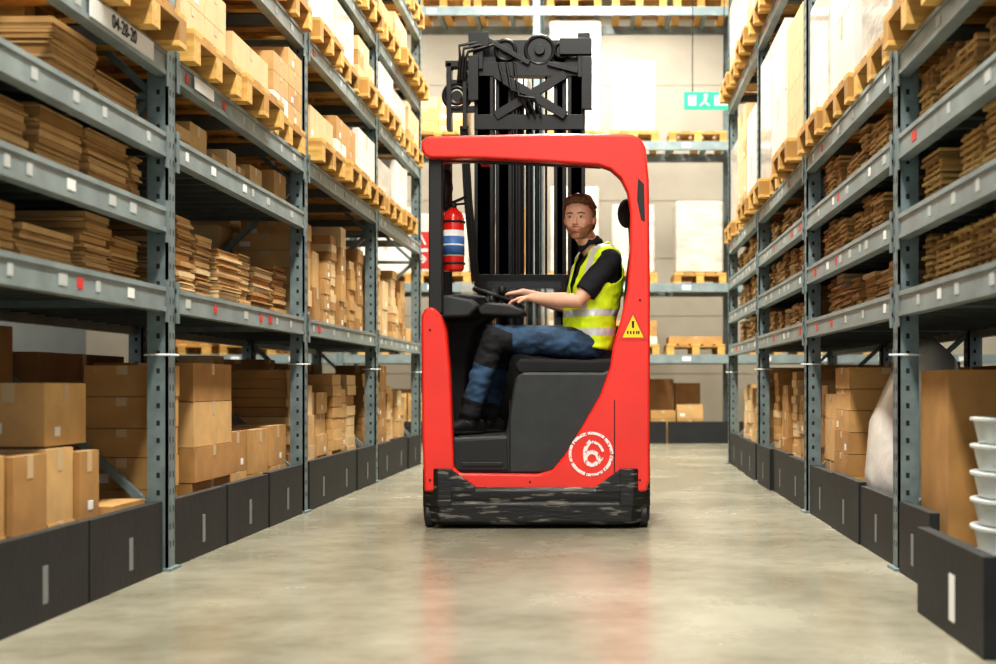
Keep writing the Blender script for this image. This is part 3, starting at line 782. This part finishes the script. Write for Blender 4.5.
for xx in (627,630,633,636,638): mb.prism(pl([(xx,334),(xx+1.5,334),(xx+1.5,331),(xx,331)],7.7),yp-.003,yp,2)
mb.obj('warning_triangle',[REDL,YEL,HOLE],T)
mb=MB(); cx,cz=PX(591,7.7),PZ(454,7.7)
def arc(r0,r1,a0,a1,y,m,n=40,ox=0,oz=0):
    vs=[];fs=[]
    for i in range(n+1):
        th=a0+(a1-a0)*i/n
        for rr_ in (r0,r1): vs.append((cx+ox+rr_*math.cos(th),y,cz+oz+rr_*math.sin(th)))
    for i in range(n): fs.append((2*i,2*i+1,2*i+3,2*i+2))
    mb.add(vs,fs,m)
for k in range(7): arc(.106+.003*(k%2),.124,k*2*PI/7,k*2*PI/7+2*PI/7-.07,yp-.001,0,10)
arc(.024,.047,0,2*PI,yp-.0011,0,30,.005,-.025)
arc(.085,.107,2.3,3.45,yp-.001,0,20,.062,0)
arc(.060,.074,.2,1.5,yp-.001,0,20,0,0); arc(.060,.072,-1.2,-.3,yp-.001,0,20,.0,-.0)
mb.obj('ring_emblem',[mat('worn_white',(.82,.76,.72),.6,col2=(.65,.06,.04),vscale=70,lo=.38,hi=.44)],T)
mb=MB(); mb.prism(pl([(638,178),(644,184),(645,222),(641,220),(637,200)],7.7),yp-.001,yp+.01); mb.obj('handle_recess',[TDK],T,bevel=.003)  # flat black plate stands in for the handle recess in the frame
mb=MB(); mb.box(PX(614,7.7),PX(615,7.7),yp,yp+.003,PZ(488,7.7),PZ(400,7.7)); 
for x,y in ((430,480),(640,480),(430,330),(640,300),(530,482)): mb.cyl((PX(x,7.7),yp-.003,PZ(y,7.7)),(PX(x,7.7),yp+.01,PZ(y,7.7)),.006)
mb.obj('seams_and_bolts',[HOLE],T)
mb=MB(); D2=9.25
def mx_(x,d=D2): return PX(x,d)
zt_o=PZ(64,D2); 
def rail(xa,xb,y0,y1,z0,z1):
    x0,x1=mx_(xa),mx_(xb); 
    mb.box(x0,x1,y0,y0+.015,z0,z1); mb.box(x0,x1,y1-.015,y1,z0,z1); mb.box(x0+.02,x1-.02,y0,y1,z0,z1)
rail(475,494,9.2,9.36,.08,zt_o); rail(496,512,9.22,9.34,.3,PZ(50,D2)); rail(568,585,9.2,9.36,.08,zt_o); rail(554,566,9.22,9.34,.3,PZ(50,D2))
for x,r_ in ((519,.034),(529,.024),(537,.016)): mb.cyl((mx_(x),9.27,.3),(mx_(x),9.27,PZ(90,D2)),r_,0,16)
for x in (514,517,524,533,541): mb.bar((mx_(x),9.2,.4),(mx_(x),9.2,PZ(80,D2)),.016,.012,0)
for ya,yb in ((64,78),(116,131),(275,290)): mb.box(mx_(475),mx_(584),9.19,9.23,PZ(yb,D2),PZ(ya,D2))
mb.box(mx_(475),mx_(584),9.36,9.40,.1,.35)
z0_,z1_=PZ(118,D2),PZ(76,D2)
mb.bar((mx_(496),9.19,z0_),(mx_(566),9.19,z1_),.06,.03,0,up=(0,1,0)); mb.bar((mx_(496),9.17,z1_),(mx_(566),9.17,z0_),.06,.03,0,up=(0,1,0))
mb.box(mx_(472),mx_(592),9.22,9.40,PZ(74,D2),PZ(58,D2)); 
mb.box(mx_(474),mx_(484),9.16,9.42,PZ(72,D2),PZ(37,D2)); mb.box(mx_(578),mx_(590),9.16,9.42,PZ(80,D2),PZ(36,D2))
mb.box(mx_(484),mx_(578),9.30,9.40,PZ(60,D2),PZ(38,D2))
mb.box(mx_(470),mx_(490),9.14,9.2,PZ(50,D2),PZ(36,D2)); mb.box(mx_(560),mx_(592),9.14,9.2,PZ(58,D2),PZ(42,D2))
mb.box(mx_(470),mx_(480),9.12,9.2,PZ(104,D2),PZ(60,D2)); mb.box(mx_(582),mx_(592),9.14,9.2,PZ(112,D2),PZ(60,D2))
for x,r_ in ((540,.10),(506,.07),(562,.05)):
    zc_=PZ(52,D2); 
    mb.cyl((mx_(x),9.20,zc_),(mx_(x),9.26,zc_),r_,0,28); mb.torus((mx_(x),9.2,zc_),r_*.93,.014,(0,1,0),0,n=28,k=8)
    mb.cyl((mx_(x),9.17,zc_),(mx_(x),9.2,zc_),r_*.35,0,16)
mb.bar((mx_(484),9.17,PZ(40,D2)),(mx_(530),9.17,PZ(66,D2)),.03,.02,0,up=(0,1,0)); mb.bar((mx_(548),9.17,PZ(66,D2)),(mx_(578),9.17,PZ(74,D2)),.03,.02,0,up=(0,1,0))
for k in range(3):
    xs_=mx_(470)+k*.03
    mb.loft([(mx_(486)+k*.03,9.16,PZ(44+k*2,D2)),(xs_-.06,9.13,PZ(50+k*3,D2)),(mx_(462)+k*.02,9.13,PZ(62,D2)),(mx_(460)+k*.02,9.15,PZ(84,D2))],[.011]*4,n=8)
    mb.loft([(mx_(500)+k*.05,9.15,PZ(66,D2)),(mx_(505)+k*.05,9.12,PZ(88+k*6,D2)),(mx_(520)+k*.05,9.13,PZ(96+k*3,D2)),(mx_(530)+k*.04,9.15,PZ(118,D2))],[.010]*4,n=8)
mb.torus((mx_(458),9.19,PZ(98,D2)),.085,.018,(0,1,0),0,n=28,k=8); mb.torus((mx_(458),9.17,PZ(98,D2)),.055,.014,(0,1,0),0,n=24,k=8); mb.cyl((mx_(458),9.17,PZ(98,D2)),(mx_(458),9.21,PZ(98,D2)),.035,0,16)
mb.torus((mx_(458),9.19,PZ(78,D2)),.06,.014,(0,1,0),0,n=24,k=8)
mb.box(mx_(448),mx_(453),9.15,9.25,PZ(132,D2),PZ(66,D2)); mb.box(mx_(464),mx_(468),9.15,9.25,PZ(132,D2),PZ(66,D2)); mb.box(mx_(447),mx_(470),9.15,9.25,PZ(70,D2),PZ(64,D2)); mb.box(mx_(449),mx_(476),9.18,9.22,PZ(114,D2),PZ(108,D2)); mb.box(mx_(449),mx_(476),9.18,9.22,PZ(86,D2),PZ(82,D2))
for k in range(4):
    mb.loft([(mx_(462+k*2),9.18,PZ(128,D2)),(mx_(466+k*2),9.18,PZ(200,D2)),(mx_(474+k*2),9.18,PZ(285,D2))],[.009]*3,n=8)
mb.box(mx_(490),mx_(570),9.42,9.5,.15,.9); 
for x in (500,550): mb.box(mx_(x),mx_(x)+.1,9.5,10.5,.1,.14); mb.box(mx_(x),mx_(x)+.1,9.48,9.52,.1,.7)
for x in (XA+.02,XB-.2): mb.box(x,x+.16,9.0,10.4,.05,.22)
mb.obj('mast',[MAST],T,bevel=.003)
mb=MB(); mb.box(-.95,.2,9.0,9.25,.08,.5); mb.obj('chassis_rear',[TBLK],T,bevel=.01)
mb=MB(); mb.cyl((mx_(546),9.27,.5),(mx_(546),9.27,PZ(70,D2)),.008,0,12); mb.obj('lift_rod',[MAST],T)

E=empty('fire_extinguisher',(-.875,7.98,1.47)); mb=MB()
ex,ey=-.875,7.98
mb.loft([(ex,ey,1.455),(ex,ey,1.47),(ex,ey,1.76),(ex,ey,1.795),(ex,ey,1.81),(ex,ey,1.825)],[.05,.062,.062,.05,.028,.018],n=28,m=0)
mb.loft([(ex,ey,1.54),(ex,ey,1.69)],[.0635,.0635],n=28,m=1); mb.loft([(ex,ey,1.548),(ex,ey,1.655)],[.0645,.0645],n=28,m=3); mb.loft([(ex,ey,1.60),(ex,ey,1.61)],[.0652,.0652],n=28,m=1)
mb.loft([(ex,ey,1.82),(ex,ey,1.855)],[.02,.017],n=14,m=2)
mb.bar((ex-.01,ey,1.85),(ex+.075,ey-.01,1.885),.022,.012,2); mb.bar((ex-.01,ey,1.84),(ex+.07,ey-.01,1.845),.02,.01,2)
mb.loft([(ex-.02,ey,1.84),(ex-.06,ey-.02,1.83),(ex-.078,ey-.02,1.76),(ex-.072,ey-.02,1.60)],[.009,.009,.009,.013],n=10,m=2)
for z in (1.50,1.74): mb.torus((ex,ey,z),.063,.007,(0,0,1),2,n=28,k=6); mb.box(ex-.1,ex-.05,ey-.02,ey+.02,z-.02,z+.02,2)
mb.box(ex-.115,ex-.09,ey-.03,ey+.03,1.42,1.95,2); mb.box(-.99,ex-.09,7.83,ey+.03,1.88,1.93,2); mb.box(-.99,ex-.09,7.83,ey+.03,1.45,1.5,2)
mb.loft([(ex-.06,ey+.08,1.84),(ex-.05,ey+.08,1.95),(ex-.05,ey+.08,2.03)],[(.035,.03),(.05,.04),(.03,.03)],n=14,m=2,rc=True)
mb.obj('cylinder_and_bracket',[CYLRED,LABEL,TDK,BLUE],E,smooth=True)

# ------------------------------------------------------------------ lights
def area(name,loc,sx,sy,p,col=(1,.965,.88),rot=(0,0,0)):
    l=bpy.data.lights.new(name,'AREA'); l.shape='RECTANGLE'; l.size=sx; l.size_y=sy; l.energy=p; l.color=col
    o=bpy.data.objects.new(name,l); o.location=loc; o.rotation_euler=rot; scene.collection.objects.link(o); return o
FIX=mat('lamp_housing',(.7,.7,.7),.5)
for y in (-3,0,3,6,9,12,15.5):
    x=-.31
    area('aisle_lamp_light',(x,y,6.9),.5,2.4,270)
    q=MB(); q.box(x-.3,x+.3,y-1.25,y+1.25,6.92,7.0); q.box(x-.01,x+.01,y-1,y-.98,7.0,ZC); q.box(x-.01,x+.01,y+.98,y+1,7.0,ZC); q.obj('ceiling_lamp',[FIX])
for x in (-5,5):
    for y in (3,10): area('side_aisle_light',(x,y,6.9),.5,2.4,45)
for x in (-5,-.3,5): area('cross_aisle_light',(x,16.8,7.2),2.4,.5,330)
for x in (-5,0,5): area('rear_aisle_light',(x,22.2,7.2),2.4,.5,230)
w=bpy.data.worlds.new('world'); scene.world=w; w.use_nodes=True
w.node_tree.nodes['Background'].inputs[0].default_value=(.95,.97,1,1); w.node_tree.nodes['Background'].inputs[1].default_value=.95

# ------------------------------------------------------------------ camera
cam=bpy.data.cameras.new('camera'); co=bpy.data.objects.new('camera',cam); scene.collection.objects.link(co)
co.location=(0,0,CH); co.rotation_euler=(PI/2,0,0); cam.sensor_width=36; cam.lens=F/996*36
cam.shift_x=-(VX-498)/996; cam.shift_y=(VY-332)/996
cam.dof.use_dof=True; cam.dof.focus_distance=7.9; cam.dof.aperture_fstop=2.2
scene.camera=co
scene.view_settings.view_transform='Standard'
for lk in ('Medium High Contrast','High Contrast','None'):
    try: scene.view_settings.look=lk; break
    except Exception: pass
scene.view_settings.exposure=0.10
